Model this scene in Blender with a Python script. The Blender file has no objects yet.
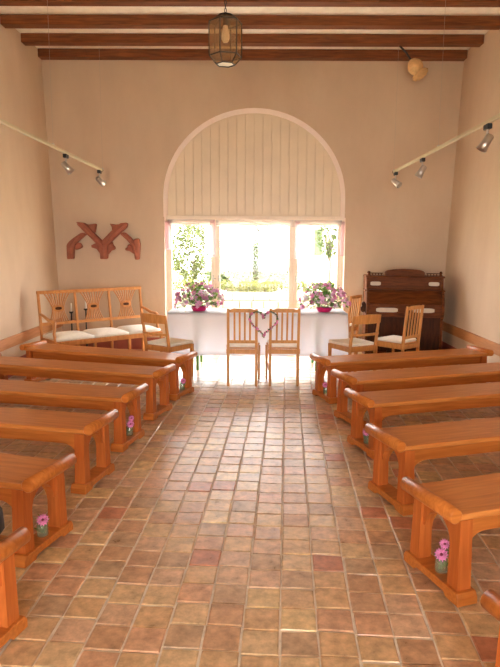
import bpy, bmesh, math, random
from mathutils import Vector, Matrix
random.seed(7)
scene = bpy.context.scene
COL = scene.collection
PI = math.pi
rad = math.radians

# ------------------------------------------------------------------ camera
H, F = 1.65, 600.0                     # eye height (m), focal length in pixels of the 500x667 frame
VX, VY, ROLL = 256.0, 245.0, rad(0.35)  # vanishing point of the nave axis, camera roll
def camera_axes():
    u, v = VX - 250.0, VY - 333.5
    c, s = math.cos(-ROLL), math.sin(-ROLL)
    u, v = c*u - s*v, s*u + c*v
    P = math.atan2(-v, F)
    yaw = math.atan2(u, F/math.cos(P))
    f = Vector((-math.sin(yaw)*math.cos(P), math.cos(yaw)*math.cos(P), -math.sin(P)))
    r = Vector((math.cos(yaw), math.sin(yaw), 0))
    d = f.cross(r)
    c, s = math.cos(ROLL), math.sin(ROLL)
    return c*r - s*d, s*r + c*d, f
CR, CD, CF = camera_axes()
CP = Vector((0, 0, H))
cd = bpy.data.cameras.new('camera'); cam = bpy.data.objects.new('camera', cd); COL.objects.link(cam)
m = Matrix((CR, -CD, -CF)).transposed().to_4x4(); m.translation = CP
cam.matrix_world = m
cd.sensor_fit = 'HORIZONTAL'; cd.sensor_width = 36.0; cd.lens = F/500.0*36.0
cd.clip_start = 0.05; cd.clip_end = 300
scene.camera = cam
def ray(px, py): return CR*((px-250)/F) + CD*((py-333.5)/F) + CF
def atz(px, py, z=0.0):
    v = ray(px, py); return CP + v*((z-H)/v.z)
def aty(px, py, Y):
    v = ray(px, py); return CP + v*(Y/v.y)
def proj(p):
    q = Vector(p) - CP; z = q.dot(CF)
    return 250 + F*q.dot(CR)/z, 333.5 + F*q.dot(CD)/z

# ------------------------------------------------------------------ world, lights, exposure
WORLD_STRENGTH, SUN_STRENGTH, EXPOSURE = 6.0, 2.5, 1.82
w = bpy.data.worlds.new('overcast_sky'); scene.world = w; w.use_nodes = True
bg = w.node_tree.nodes['Background']
bg.inputs['Color'].default_value = (1.0, 0.985, 0.96, 1); bg.inputs['Strength'].default_value = WORLD_STRENGTH
sl = bpy.data.lights.new('sun', 'SUN'); sl.energy = SUN_STRENGTH; sl.angle = rad(2); sl.color = (1, .95, .86)
so = bpy.data.objects.new('sun', sl); COL.objects.link(so)
so.rotation_euler = Vector((0.80, 0.12, -1.0)).to_track_quat('-Z', 'Y').to_euler()
def portal(name, loc, direction, sx, sy):
    l = bpy.data.lights.new(name, 'AREA'); l.shape = 'RECTANGLE'; l.size = sx; l.size_y = sy
    l.cycles.is_portal = True
    o = bpy.data.objects.new(name, l); COL.objects.link(o); o.location = loc
    o.rotation_euler = Vector(direction).to_track_quat('-Z', 'Y').to_euler()
portal('portal_garden_window', (0, 9.95, 1.1), (0, -1, 0), 2.8, 2.2)
portal('portal_fill_opening', (0, -3.36, 1.28), (0, 1, 0), 3.9, 2.55)  # guides sky light through the added opening in the rear wall
vs = scene.view_settings
vs.view_transform = 'Standard'; vs.look = 'None'; vs.gamma = 1; vs.use_curve_mapping = False
vs.exposure = EXPOSURE
scene.cycles.max_bounces = 14; scene.cycles.diffuse_bounces = 7; scene.cycles.transparent_max_bounces = 16

# ------------------------------------------------------------------ mesh helpers
class MB:
    def __init__(s): s.v, s.f, s.sm, s.mi = [], [], [], []
    def add(s, vs_, fs, smooth=False, M=None, mi=0):
        b = len(s.v)
        for p in vs_:
            p = Vector(p); s.v.append(tuple(M @ p if M else p))
        for f in fs:
            s.f.append([b+i for i in f]); s.sm.append(smooth); s.mi.append(mi)
        return s
    def box(s, c, d, bev=0.0, M=None, mi=0):
        bm = bmesh.new(); bmesh.ops.create_cube(bm, size=1.0)
        for v in bm.verts: v.co = Vector((v.co.x*d[0], v.co.y*d[1], v.co.z*d[2]))
        if bev > 0:
            bmesh.ops.bevel(bm, geom=list(bm.edges), offset=min(bev, min(d)*.45), segments=1, affect='EDGES', profile=.5)
        for v in bm.verts: v.co += Vector(c)
        s.bm(bm, False, M, mi); return s
    def bm(s, bm, smooth=False, M=None, mi=0):
        bm.verts.index_update()
        s.add([v.co.copy() for v in bm.verts], [[v.index for v in f.verts] for f in bm.faces], smooth, M, mi)
        bm.free(); return s
    def prism(s, poly, axis, a, b, bev=0.0, M=None, mi=0):
        """poly: 2D outline; extruded along axis from a to b ('x': poly=(y,z), 'y': poly=(x,z), 'z': poly=(x,y))"""
        def P(q, t): return {'x': (t, q[0], q[1]), 'y': (q[0], t, q[1]), 'z': (q[0], q[1], t)}[axis]
        bm = bmesh.new()
        v1 = [bm.verts.new(P(q, a)) for q in poly]
        f = bm.faces.new(v1)
        r = bmesh.ops.extrude_face_region(bm, geom=[f])
        nv = [e for e in r['geom'] if isinstance(e, bmesh.types.BMVert)]
        d = Vector(P((0, 0), b)) - Vector(P((0, 0), a))
        bmesh.ops.translate(bm, verts=nv, vec=d)
        bmesh.ops.recalc_face_normals(bm, faces=bm.faces)
        if bev > 0:
            ed = [e for e in bm.edges if len(e.link_faces) == 2 and e.calc_face_angle(0) > .6]
            bmesh.ops.bevel(bm, geom=ed, offset=bev, segments=1, affect='EDGES', profile=.5, clamp_overlap=True)
        s.bm(bm, False, M, mi); return s
    def tube(s, pts, r, n=8, caps=True, M=None, mi=0, flat=1.0, smooth=True):
        """round bar along pts; r a number or one per point"""
        pts = [Vector(p) for p in pts]; rr = r if isinstance(r, (list, tuple)) else [r]*len(pts)
        vs_, fs = [], []
        up = None
        for i, p in enumerate(pts):
            t = (pts[min(i+1, len(pts)-1)] - pts[max(i-1, 0)]).normalized()
            if up is None:
                up = Vector((0, 0, 1)) if abs(t.z) < .9 else Vector((0, 1, 0))
            a = t.cross(up).normalized(); b = a.cross(t).normalized(); up = b
            for k in range(n):
                q = 2*PI*k/n
                vs_.append(p + (a*math.cos(q) + b*math.sin(q)*flat)*rr[i])
        for i in range(len(pts)-1):
            for k in range(n):
                fs.append([i*n+k, i*n+(k+1) % n, (i+1)*n+(k+1) % n, (i+1)*n+k])
        s.add(vs_, fs, smooth, M, mi)
        if caps:
            s.add(vs_[:n], [list(range(n))[::-1]], False, M, mi); s.add(vs_[-n:], [list(range(n))], False, M, mi)
        return s
    def lathe(s, prof, n=20, M=None, mi=0, smooth=True):
        """prof: (r,z) from bottom to top around Z"""
        vs_, fs = [], []
        for r, z in prof:
            for k in range(n):
                q = 2*PI*k/n; vs_.append((r*math.cos(q), r*math.sin(q), z))
        for i in range(len(prof)-1):
            for k in range(n):
                fs.append([i*n+k, i*n+(k+1) % n, (i+1)*n+(k+1) % n, (i+1)*n+k])
        s.add(vs_, fs, smooth, M, mi); return s
    def build(s, name, mat, parent=None, label=None):
        me = bpy.data.meshes.new(name); me.from_pydata(s.v, [], s.f)
        me.polygons.foreach_set('use_smooth', s.sm)
        for mt in (mat if isinstance(mat, list) else [mat]): me.materials.append(mt)
        me.polygons.foreach_set('material_index', s.mi); me.update()
        o = bpy.data.objects.new(name, me); COL.objects.link(o)
        if parent: o.parent = parent
        if label: o['label'] = label
        return o
def T(x=0, y=0, z=0, rz=0, rx=0, ry=0, s=1):
    return Matrix.Translation((x, y, z)) @ Matrix.Rotation(rz, 4, 'Z') @ Matrix.Rotation(ry, 4, 'Y') @ Matrix.Rotation(rx, 4, 'X') @ Matrix.Scale(s, 4)
def tag(o, label, cat, group=None):
    o['label'] = label; o['category'] = cat
    if group: o['group'] = group
    return o
def thing(name, label, cat, loc=(0, 0, 0), rz=0.0, group=None):
    o = bpy.data.objects.new(name, None); COL.objects.link(o); o.empty_display_size = .1
    o.location = loc; o.rotation_euler = (0, 0, rz)
    return tag(o, label, cat, group)
def struct_empty(name, label, loc=(0, 0, 0)):
    o = bpy.data.objects.new(name, None); COL.objects.link(o); o.location = loc
    o['kind'] = 'structure'; o['label'] = label; return o
def struct(name, mb, mat, label):
    o = mb.build(name, mat); o['kind'] = 'structure'; o['label'] = label; return o
def dup(root, loc, rz, label, group=None):
    def cp(o, par):
        c = o.copy(); COL.objects.link(c); c.parent = par
        for ch in list(o.children): cp(ch, c)
        return c
    r = cp(root, None); r.location = loc; r.rotation_euler = (0, 0, rz); r['label'] = label
    if group: r['group'] = group
    return r

# ------------------------------------------------------------------ materials
def mat_base(name, rough=.6, spec=.5):
    mt = bpy.data.materials.new(name); mt.use_nodes = True
    nt = mt.node_tree; b = nt.nodes['Principled BSDF']
    b.inputs['Roughness'].default_value = rough; b.inputs['Specular IOR Level'].default_value = spec
    return mt, nt, b
def plain(name, col, rough=.6, metal=0.0, spec=.5, bump=0.0, bscale=80.0, var=.06, vscale=12.0):
    mt, nt, b = mat_base(name, rough, spec); b.inputs['Metallic'].default_value = metal
    tc = nt.nodes.new('ShaderNodeTexCoord'); n = nt.nodes.new('ShaderNodeTexNoise')
    n.inputs['Scale'].default_value = vscale; n.inputs['Detail'].default_value = 4
    nt.links.new(tc.outputs['Object'], n.inputs['Vector'])
    r = nt.nodes.new('ShaderNodeValToRGB')
    r.color_ramp.elements[0].position = .3; r.color_ramp.elements[1].position = .7
    r.color_ramp.elements[0].color = (*[max(0, c*(1-var)) for c in col], 1)
    r.color_ramp.elements[1].color = (*[min(1, c*(1+var)) for c in col], 1)
    nt.links.new(n.outputs['Fac'], r.inputs['Fac']); nt.links.new(r.outputs['Color'], b.inputs['Base Color'])
    if bump > 0:
        n2 = nt.nodes.new('ShaderNodeTexNoise'); n2.inputs['Scale'].default_value = bscale; n2.inputs['Detail'].default_value = 6
        nt.links.new(tc.outputs['Object'], n2.inputs['Vector'])
        bp = nt.nodes.new('ShaderNodeBump'); bp.inputs['Strength'].default_value = bump; bp.inputs['Distance'].default_value = .01
        nt.links.new(n2.outputs['Fac'], bp.inputs['Height']); nt.links.new(bp.outputs['Normal'], b.inputs['Normal'])
    return mt
def wood(name, dark, light, rough=.42, grain=(2, 26, 26), spec=.4, knots=True):
    mt, nt, b = mat_base(name, rough, spec)
    tc = nt.nodes.new('ShaderNodeTexCoord'); mp = nt.nodes.new('ShaderNodeMapping')
    mp.inputs['Scale'].default_value = grain
    oi = nt.nodes.new('ShaderNodeObjectInfo'); va = nt.nodes.new('ShaderNodeVectorMath'); va.operation = 'SCALE'
    cx = nt.nodes.new('ShaderNodeCombineXYZ')
    nt.links.new(oi.outputs['Random'], cx.inputs['X']); nt.links.new(oi.outputs['Random'], cx.inputs['Z'])
    nt.links.new(cx.outputs['Vector'], va.inputs['Vector']); va.inputs['Scale'].default_value = 9.0
    ad = nt.nodes.new('ShaderNodeVectorMath'); ad.operation = 'ADD'
    nt.links.new(tc.outputs['Object'], ad.inputs[0]); nt.links.new(va.outputs['Vector'], ad.inputs[1])
    nt.links.new(ad.outputs['Vector'], mp.inputs['Vector'])
    n = nt.nodes.new('ShaderNodeTexNoise'); n.inputs['Scale'].default_value = 1.6; n.inputs['Detail'].default_value = 6
    n.inputs['Distortion'].default_value = .7
    nt.links.new(mp.outputs['Vector'], n.inputs['Vector'])
    r = nt.nodes.new('ShaderNodeValToRGB')
    r.color_ramp.elements[0].position = .30; r.color_ramp.elements[1].position = .68
    r.color_ramp.elements[0].color = (*dark, 1); r.color_ramp.elements[1].color = (*light, 1)
    nt.links.new(n.outputs['Fac'], r.inputs['Fac']); nt.links.new(r.outputs['Color'], b.inputs['Base Color'])
    bp = nt.nodes.new('ShaderNodeBump'); bp.inputs['Strength'].default_value = .12; bp.inputs['Distance'].default_value = .004
    nt.links.new(n.outputs['Fac'], bp.inputs['Height']); nt.links.new(bp.outputs['Normal'], b.inputs['Normal'])
    return mt
def plaster(name, c1, c2, rough=.9):
    mt, nt, b = mat_base(name, rough, .25)
    tc = nt.nodes.new('ShaderNodeTexCoord')
    n = nt.nodes.new('ShaderNodeTexNoise'); n.inputs['Scale'].default_value = .9; n.inputs['Detail'].default_value = 5; n.inputs['Roughness'].default_value = .6
    mp = nt.nodes.new('ShaderNodeMapping'); mp.inputs['Scale'].default_value = (1.4, 1.4, .6)
    nt.links.new(tc.outputs['Object'], mp.inputs['Vector']); nt.links.new(mp.outputs['Vector'], n.inputs['Vector'])
    r = nt.nodes.new('ShaderNodeValToRGB'); r.color_ramp.elements[0].position = .3; r.color_ramp.elements[1].position = .7
    r.color_ramp.elements[0].color = (*c1, 1); r.color_ramp.elements[1].color = (*c2, 1)
    nt.links.new(n.outputs['Fac'], r.inputs['Fac']); nt.links.new(r.outputs['Color'], b.inputs['Base Color'])
    n2 = nt.nodes.new('ShaderNodeTexNoise'); n2.inputs['Scale'].default_value = 3.2; n2.inputs['Detail'].default_value = 7; n2.inputs['Roughness'].default_value = .55
    nt.links.new(tc.outputs['Object'], n2.inputs['Vector'])
    bp = nt.nodes.new('ShaderNodeBump'); bp.inputs['Strength'].default_value = .35; bp.inputs['Distance'].default_value = .03
    nt.links.new(n2.outputs['Fac'], bp.inputs['Height']); nt.links.new(bp.outputs['Normal'], b.inputs['Normal'])
    return mt
def tile_mat(name, c):
    mt, nt, b = mat_base(name, .38, .5)
    g = nt.nodes.new('ShaderNodeNewGeometry')
    n = nt.nodes.new('ShaderNodeTexNoise'); n.inputs['Scale'].default_value = 15; n.inputs['Detail'].default_value = 8; n.inputs['Roughness'].default_value = .65
    nt.links.new(g.outputs['Position'], n.inputs['Vector'])
    r = nt.nodes.new('ShaderNodeValToRGB'); r.color_ramp.elements[0].position = .28; r.color_ramp.elements[1].position = .72
    r.color_ramp.elements[0].color = (*[x*.55 for x in c], 1); r.color_ramp.elements[1].color = (*[min(1, x*1.38) for x in c], 1)
    nt.links.new(n.outputs['Fac'], r.inputs['Fac']); nt.links.new(r.outputs['Color'], b.inputs['Base Color'])
    mr = nt.nodes.new('ShaderNodeMapRange'); mr.inputs['To Min'].default_value = .20; mr.inputs['To Max'].default_value = .42
    nt.links.new(n.outputs['Fac'], mr.inputs['Value']); nt.links.new(mr.outputs['Result'], b.inputs['Roughness'])
    n2 = nt.nodes.new('ShaderNodeTexNoise'); n2.inputs['Scale'].default_value = 28; n2.inputs['Detail'].default_value = 5
    nt.links.new(g.outputs['Position'], n2.inputs['Vector'])
    bp = nt.nodes.new('ShaderNodeBump'); bp.inputs['Strength'].default_value = .3; bp.inputs['Distance'].default_value = .008
    nt.links.new(n2.outputs['Fac'], bp.inputs['Height']); nt.links.new(bp.outputs['Normal'], b.inputs['Normal'])
    return mt
def glass(name, tint=(1, 1, 1), gloss=.06, diff=0.0, dcol=(.8, .8, .8)):
    mt = bpy.data.materials.new(name); mt.use_nodes = True; nt = mt.node_tree
    for n in list(nt.nodes): nt.nodes.remove(n)
    out = nt.nodes.new('ShaderNodeOutputMaterial'); tr = nt.nodes.new('ShaderNodeBsdfTransparent'); gl = nt.nodes.new('ShaderNodeBsdfGlossy')
    tr.inputs['Color'].default_value = (*tint, 1); gl.inputs['Roughness'].default_value = .04
    mx = nt.nodes.new('ShaderNodeMixShader'); mx.inputs['Fac'].default_value = gloss
    nt.links.new(tr.outputs[0], mx.inputs[1]); nt.links.new(gl.outputs[0], mx.inputs[2])
    last = mx
    if diff > 0:
        d = nt.nodes.new('ShaderNodeBsdfDiffuse'); d.inputs['Color'].default_value = (*dcol, 1)
        tl = nt.nodes.new('ShaderNodeBsdfTranslucent'); tl.inputs['Color'].default_value = (*dcol, 1)
        m1 = nt.nodes.new('ShaderNodeMixShader'); nt.links.new(d.outputs[0], m1.inputs[1]); nt.links.new(tl.outputs[0], m1.inputs[2])
        m2 = nt.nodes.new('ShaderNodeMixShader'); m2.inputs['Fac'].default_value = diff
        nt.links.new(mx.outputs[0], m2.inputs[1]); nt.links.new(m1.outputs[0], m2.inputs[2]); last = m2
    nt.links.new(last.outputs[0], out.inputs[0]); return mt
def leafy(name, c, trans=.35):
    mt, nt, b = mat_base(name, .55, .3)
    g = nt.nodes.new('ShaderNodeNewGeometry'); r = nt.nodes.new('ShaderNodeValToRGB')
    r.color_ramp.elements[0].color = (*[x*.6 for x in c], 1); r.color_ramp.elements[1].color = (*[min(1, x*1.4) for x in c], 1)
    nt.links.new(g.outputs['Random Per Island'], r.inputs['Fac']); nt.links.new(r.outputs['Color'], b.inputs['Base Color'])
    tl = nt.nodes.new('ShaderNodeBsdfTranslucent'); nt.links.new(r.outputs['Color'], tl.inputs['Color'])
    mx = nt.nodes.new('ShaderNodeMixShader'); mx.inputs['Fac'].default_value = trans
    out = nt.nodes['Material Output']
    nt.links.new(b.outputs[0], mx.inputs[1]); nt.links.new(tl.outputs[0], mx.inputs[2]); nt.links.new(mx.outputs[0], out.inputs[0])
    return mt

M_wall = plaster('peach_lime_plaster', (.605, .465, .335), (.695, .555, .41))
M_reveal = plaster('white_lime_plaster', (.86, .74, .66), (.92, .82, .75))
M_ceil = plain('ceiling_whitewash', (.93, .88, .76), .85, bump=.1)
M_beam = wood('beam_oak', (.11, .028, .006), (.25, .075, .018), .6)
M_bench = wood('bench_cherry', (.40, .115, .018), (.57, .19, .038), .36)
M_benchleg = wood('bench_cherry_upright', (.40, .095, .016), (.54, .15, .030), .40, grain=(26, 26, 2))
M_seat = wood('bench_cherry_seat', (.44, .143, .028), (.62, .238, .058), .34)
M_chair = wood('chair_beech', (.50, .22, .06), (.66, .32, .10), .42, grain=(22, 22, 3))
M_settee = wood('settee_birch', (.46, .18, .05), (.62, .28, .09), .40, grain=(12, 12, 3))
M_rail = wood('wall_rail_pine', (.46, .18, .055), (.58, .26, .095), .5, grain=(20, 2, 20))
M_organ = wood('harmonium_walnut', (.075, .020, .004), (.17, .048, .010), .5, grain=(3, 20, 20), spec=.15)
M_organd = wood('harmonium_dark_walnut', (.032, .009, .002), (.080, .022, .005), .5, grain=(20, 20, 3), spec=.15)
M_red = plain('oxblood_skirting_paint', (.36, .09, .06), .6)
M_frame = plain('cream_window_paint', (.86, .76, .62), .45, var=.03)
M_board = plain('cream_board_paint', (.80, .68, .50), .40, var=.04, vscale=4)
M_glass = glass('window_glass')
M_sheer = glass('sheer_voile', diff=.55, gloss=.0, dcol=(.95, .90, .88))
M_pinkvoile = glass('pink_voile', diff=.6, gloss=.0, dcol=(.95, .72, .76))
M_cloth = leafy('white_tablecloth', (.66, .63, .67), .5)
for _e in M_cloth.node_tree.nodes['Color Ramp'].color_ramp.elements: _e.color = (.86, .88, .94, 1)
M_cushion = plain('ivory_cushion_cloth', (.88, .85, .76), .85, bump=.25, bscale=120, var=.05, vscale=30)
M_black = plain('black_iron', (.02, .02, .022), .5, spec=.4)
M_dark = plain('black_leather', (.012, .012, .014), .5)
M_silver = plain('brushed_aluminium', (.55, .53, .50), .35, metal=.9)
M_track = plain('cream_track_enamel', (.58, .52, .33), .45, var=.03)
M_brass = plain('dull_steel', (.5, .46, .4), .4, metal=.8)
M_carve = plain('rust_red_carved_wood', (.36, .115, .065), .7, bump=.35, bscale=40, var=.2, vscale=9)
M_green = plain('green_table_leg_paint', (.10, .32, .06), .5)
M_pot = plain('magenta_bowl_glaze', (.65, .02, .17), .3)
M_leaf = leafy('petunia_leaf', (.16, .30, .07))
M_petal = leafy('pink_petal', (.90, .42, .64), .3)
M_petal2 = leafy('hot_pink_petal', (.92, .26, .50), .3)
M_eye = plain('flower_eye', (.30, .05, .10), .7)
M_jar = glass('jar_glass', tint=(.92, .96, .86), gloss=.10, diff=.22, dcol=(.75, .82, .62))
M_candle = plain('candle_wax', (.9, .87, .78), .5, var=.02)
M_cream = plain('harmonium_cream_cloth', (.62, .56, .46), .7)
M_pod = plain('dried_pod_skin', (.74, .49, .22), .6, bump=.3, bscale=30, var=.2, vscale=14)
M_grout = plain('grey_sand_grout', (.68, .60, .50), .9, bump=.3, bscale=150, var=.15, vscale=20)
M_lglass = glass('lantern_seeded_glass', tint=(.93, .86, .74), gloss=.05, diff=.12, dcol=(.75, .62, .45))
M_lpane = plain('lantern_milk_pane', (.90, .84, .62), .5)
M_bulb = plain('frosted_bulb', (.95, .92, .85), .3, var=.01)
TILE_COLS = [(.58, .38, .205), (.62, .44, .25), (.51, .305, .175), (.58, .34, .205), (.47, .315, .19), (.66, .48, .25), (.49, .215, .13), (.60, .40, .26)]
M_tiles = [tile_mat('terracotta_%s' % n, c) for n, c in zip(
    ('tan', 'sand', 'brown', 'rose', 'umber', 'ochre', 'red', 'buff'), TILE_COLS)]

# ------------------------------------------------------------------ room shell
YB, YR = 9.40, -2.90                        # far wall face, rear wall face
XL0, XR0, LEAN = -3.06, 2.90, 0.036         # walls lean out slightly towards the top
ZC, ZB = 4.475, 4.355                        # ceiling, underside of beams
def xl(z): return XL0 - LEAN*z
def xr(z): return XR0 + LEAN*z

# floor: grout bed with terracotta tiles laid 3 degrees off the nave axis
floor = struct('floor', MB().box((0, (YB+.4+YR-.4)/2, -.066), (XR0-XL0+1.2, YB-YR+.8, .12)), M_grout,
               'worn square terracotta tile floor with pale sandy joints')
TW, GAP = .1625, .008
def tile_mb(seed):
    rnd = random.Random(seed); h = (TW-GAP)/2; c = .0045
    def q(r, z): return [(sx*r+rnd.uniform(-.0022, .0022), sy*r+rnd.uniform(-.0022, .0022), z) for sx, sy in ((-1, -1), (1, -1), (1, 1), (-1, 1))]
    v = q(h, -.012) + q(h, -.0045) + q(h-c, 0)
    return v, [[i, (i+1) % 4, 4+(i+1) % 4, 4+i] for i in range(4)] + [[4+i, 4+(i+1) % 4, 8+(i+1) % 4, 8+i] for i in range(4)] + [[8, 9, 10, 11]]
tile_meshes = []
for k in range(8):
    for q in range(2):
        v, f = tile_mb(k*2+q); me = bpy.data.meshes.new('tile'); me.from_pydata(v, [], f); me.materials.append(M_tiles[k]); me.update()
        tile_meshes.append((me, v, f))
TANG = math.atan((287-256)/F)
o0 = atz(279.6, 655, 0)                      # a joint crossing seen in the photograph
ux, uy = Vector((math.cos(TANG), -math.sin(TANG), 0)), Vector((math.sin(TANG), math.cos(TANG), 0))
cands, rest = [], MB()
trnd = random.Random(3)
for j in range(-32, 56):
    for i in range(-24, 25):
        shift = .02*math.sin(i*1.7) + .012*math.sin(i*5.1)
        p = Vector((o0.x, o0.y, 0)) + ux*((i+.5)*TW) + uy*((j+.5)*TW + shift)
        if not (XL0+.09 < p.x < XR0-.09 and YR+.1 < p.y < YB+.25): continue
        wts = [7, 5, 5, 4, 4, 3, 1.1, 5]
        k = trnd.choices(range(8), wts)[0]*2 + trnd.randrange(2)
        dz, rz = trnd.uniform(-.0018, .0018), -TANG + trnd.uniform(-.012, .012) + trnd.randrange(4)*PI/2
        tx, ty = trnd.uniform(-.011, .011), trnd.uniform(-.011, .011)
        loc = (p.x+trnd.uniform(-.002, .002), p.y+trnd.uniform(-.002, .002), dz-.001)
        vis = False
        if p.y > 1.2:
            x, y = proj((p.x, p.y, 0)); vis = -8 < x < 508 and y < 690 and abs(p.x) < 1.12
        cands.append((0 if vis else 1, p.y, k, loc, (tx, ty, rz)))
cands.sort(key=lambda t: (t[0], t[1]))
for n_, (vis, py_, k, loc, rot) in enumerate(cands):
    me, v, f = tile_meshes[k]
    if vis == 0 and n_ < 300:
        o = bpy.data.objects.new('tile', me); COL.objects.link(o); o.parent = floor; o.location = loc; o.rotation_euler = rot
    else:
        Mx = Matrix.Translation(loc) @ Matrix.Rotation(rot[2], 4, 'Z') @ Matrix.Rotation(rot[1], 4, 'Y') @ Matrix.Rotation(rot[0], 4, 'X')
        rest.add(v, f, False, Mx, k//2)
ro = rest.build('tile_field', M_tiles, floor); ro['kind'] = 'stuff'

# side walls
def side_wall(name, xf, sgn, label):
    mb = MB(); t = .45*sgn
    mb.prism([(xf(-.1), -.1), (xf(ZC+.2), ZC+.2), (xf(ZC+.2)+t, ZC+.2), (xf(-.1)+t, -.1)], 'y', YR-.45, YB+.45)
    return struct(name, mb, M_wall, label)
side_wall('wall_left', xl, -1, 'cream lime-plastered wall with a wooden rail beside the settee')
side_wall('wall_right', xr, 1, 'cream lime-plastered wall with a wooden rail beside the harmonium')
# far wall with the arched opening
WX0, WX1, WZ = -1.40, 1.355, 2.07
AX0, AX1, AZS, AZT = -1.37, 1.30, 2.36, 3.625
def arch_pts(n=36, grow=0.0):
    cx, rx = (AX0+AX1)/2, (AX1-AX0)/2+grow
    return [(cx - rx*math.cos(PI*k/n), AZS + (AZT-AZS+grow)*math.sin(PI*k/n)) for k in range(n+1)]
bm = bmesh.new()
def far_wall(bm):
    G = .06
    ap = arch_pts(36, G)
    def face(ps): bm.faces.new([bm.verts.new((x, YB, z)) for x, z in ps])
    zt, zb = ZC+.2, -.1
    xl_, xr_ = xl(0)-.3, xr(0)+.3
    # piers beside the opening (opening grows by G for the splayed edge band)
    face([(xl_, zb), (WX0-.02, zb), (WX0-.02, WZ), (xl_, WZ)])
    face([(WX1+.02, zb), (xr_, zb), (xr_, WZ), (WX1+.02, WZ)])
    a0, a1 = ap[0][0], ap[-1][0]
    face([(xl_, WZ), (WX0-.02, WZ), (a0, WZ), (a0, AZS), (xl_, AZS)])
    face([(a1, WZ), (WX1+.02, WZ), (xr_, WZ), (xr_, AZS), (a1, AZS)])
    face([(xl_, AZS), (a0, AZS), (a0, zt), (xl_, zt)]); face([(a1, AZS), (xr_, AZS), (xr_, zt), (a1, zt)])
    for (xa, za), (xb, zb_) in zip(ap[:-1], ap[1:]): face([(xa, za), (xb, zb_), (xb, zt), (xa, zt)])
    bmesh.ops.remove_doubles(bm, verts=bm.verts, dist=1e-5)
    r = bmesh.ops.extrude_face_region(bm, geom=list(bm.faces))
    bmesh.ops.translate(bm, verts=[e for e in r['geom'] if isinstance(e, bmesh.types.BMVert)], vec=(0, .45, 0))
    bmesh.ops.recalc_face_normals(bm, faces=bm.faces)
far_wall(bm)
struct('wall_back', MB().bm(bm), M_wall, 'peach lime-plastered wall with a tall round-arched window opening')
# unseen rear wall, wide glazed opening added behind the camera for fill light
mb = MB(); EX, EZ = 1.95, 2.55
for x0, x1, z0, z1 in ((-3.4, -EX, -.1, ZC+.2), (EX, 3.4, -.1, ZC+.2), (-EX, EX, EZ, ZC+.2)):
    mb.box(((x0+x1)/2, YR-.22, (z0+z1)/2), (x1-x0, .44, z1-z0))
struct('wall_front', mb, M_wall, 'unseen plastered rear wall with a wide glazed opening added for fill light')
d1 = struct_empty('fill_opening_1', 'wide glazed opening added behind the camera for fill light', (0, YR-.2, 0))
fm = MB()
for x in (-EX+.04, -.05, .05, EX-.04): fm.box((x, 0, EZ/2), (.08, .08, EZ))
for z in (.06, EZ-.05): fm.box((0, 0, z), (2*EX, .08, .1))
fm.build('fill_opening_frame', M_frame, d1)
for sx in (-1, 1): MB().box((sx*EX/2, 0, EZ/2), (EX-.2, .008, EZ-.2)).build('pane', M_glass, d1)

# ceiling and its beams
ceil = struct('ceiling', MB().box((-.08, (YB+YR)/2, ZC+.06), (7.2, YB-YR+.9, .12)), M_ceil, 'whitewashed ceiling between dark oak cross beams')
BY = [9.325, 8.685, 8.015, 7.29] + [7.29-.69*k for k in range(1, 15)]      # beam centres
BY = [y for y in BY if y > YR+.2]
for y in BY:
    z0 = ZB
    b = MB(); zc, hh = (ZB+ZC)/2, ZC-ZB
    b.box((0, 0, 0), (xr(zc)-xl(zc)-.01, .155, hh-.002), .006)
    o = b.build('beam', M_beam, ceil); o.location = ((xr(zc)+xl(zc))/2, y, zc)

# skirting and the wooden wall rails
def lean_strip(name, xf, sgn, z0, z1, t, mat, label, y0=YR+.02, y1=YB-.005):
    mb = MB()
    mb.prism([(xf(z0)-.0*sgn, z0), (xf(z1), z1), (xf(z1)+t*sgn, z1), (xf(z0)+t*sgn, z0)], 'y', y0, y1)
    return struct(name, mb, mat, label)
lean_strip('baseboard_left', xl, 1, .002, .19, .012, M_red, 'oxblood red painted skirting along the settee wall')
lean_strip('baseboard_right', xr, -1, .002, .19, .012, M_red, 'oxblood red painted skirting along the harmonium wall')
mb = MB(); mb.box(((xl(0)+WX0)/2, YB-.006, .096), (WX0-xl(0)-.06, .012, .188)); mb.box(((xr(0)+WX1)/2, YB-.006, .096), (xr(0)-WX1-.06, .012, .188))
struct('baseboard_back', mb, M_red, 'oxblood red painted skirting along the window wall')
lean_strip('trim_1', xl, 1, .365, .495, .025, M_rail, 'flat wooden wall rail at seat height beside the settee')
lean_strip('trim_2', xr, -1, .365, .495, .025, M_rail, 'flat wooden wall rail at seat height beside the harmonium')

# ------------------------------------------------------------------ arched window
win = struct_empty('window_1', 'round-arched window with cream boarded head above three tall glazed lights', (0, YB, 0))
YF = .075                                      # boards and frames sit back from the wall face
# splayed white edge band following the arch and jambs
mb = MB()
def band(outer, inner):
    n = len(outer); vs_ = [(x, 0.0, z) for x, z in outer] + [(x, .07, z) for x, z in inner] + [(x, .44, z) for x, z in inner]
    fs = [[i, i+1, n+i+1, n+i] for i in range(n-1)] + [[n+i, n+i+1, 2*n+i+1, 2*n+i] for i in range(n-1)]
    mb.add(vs_, fs)
ai, ao = arch_pts(36, 0.0), arch_pts(36, .06)
band([(ao[0][0], WZ)] + ao + [(ao[-1][0], WZ)], [(ai[0][0], WZ)] + ai + [(ai[-1][0], WZ)])
band([(WX0-.02, 0), (WX0-.02, WZ)], [(WX0, 0), (WX0, WZ)]); band([(WX1+.02, WZ), (WX1+.02, 0)], [(WX1, WZ), (WX1, 0)])
mb.build('arch_band', M_reveal, win)
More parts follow.
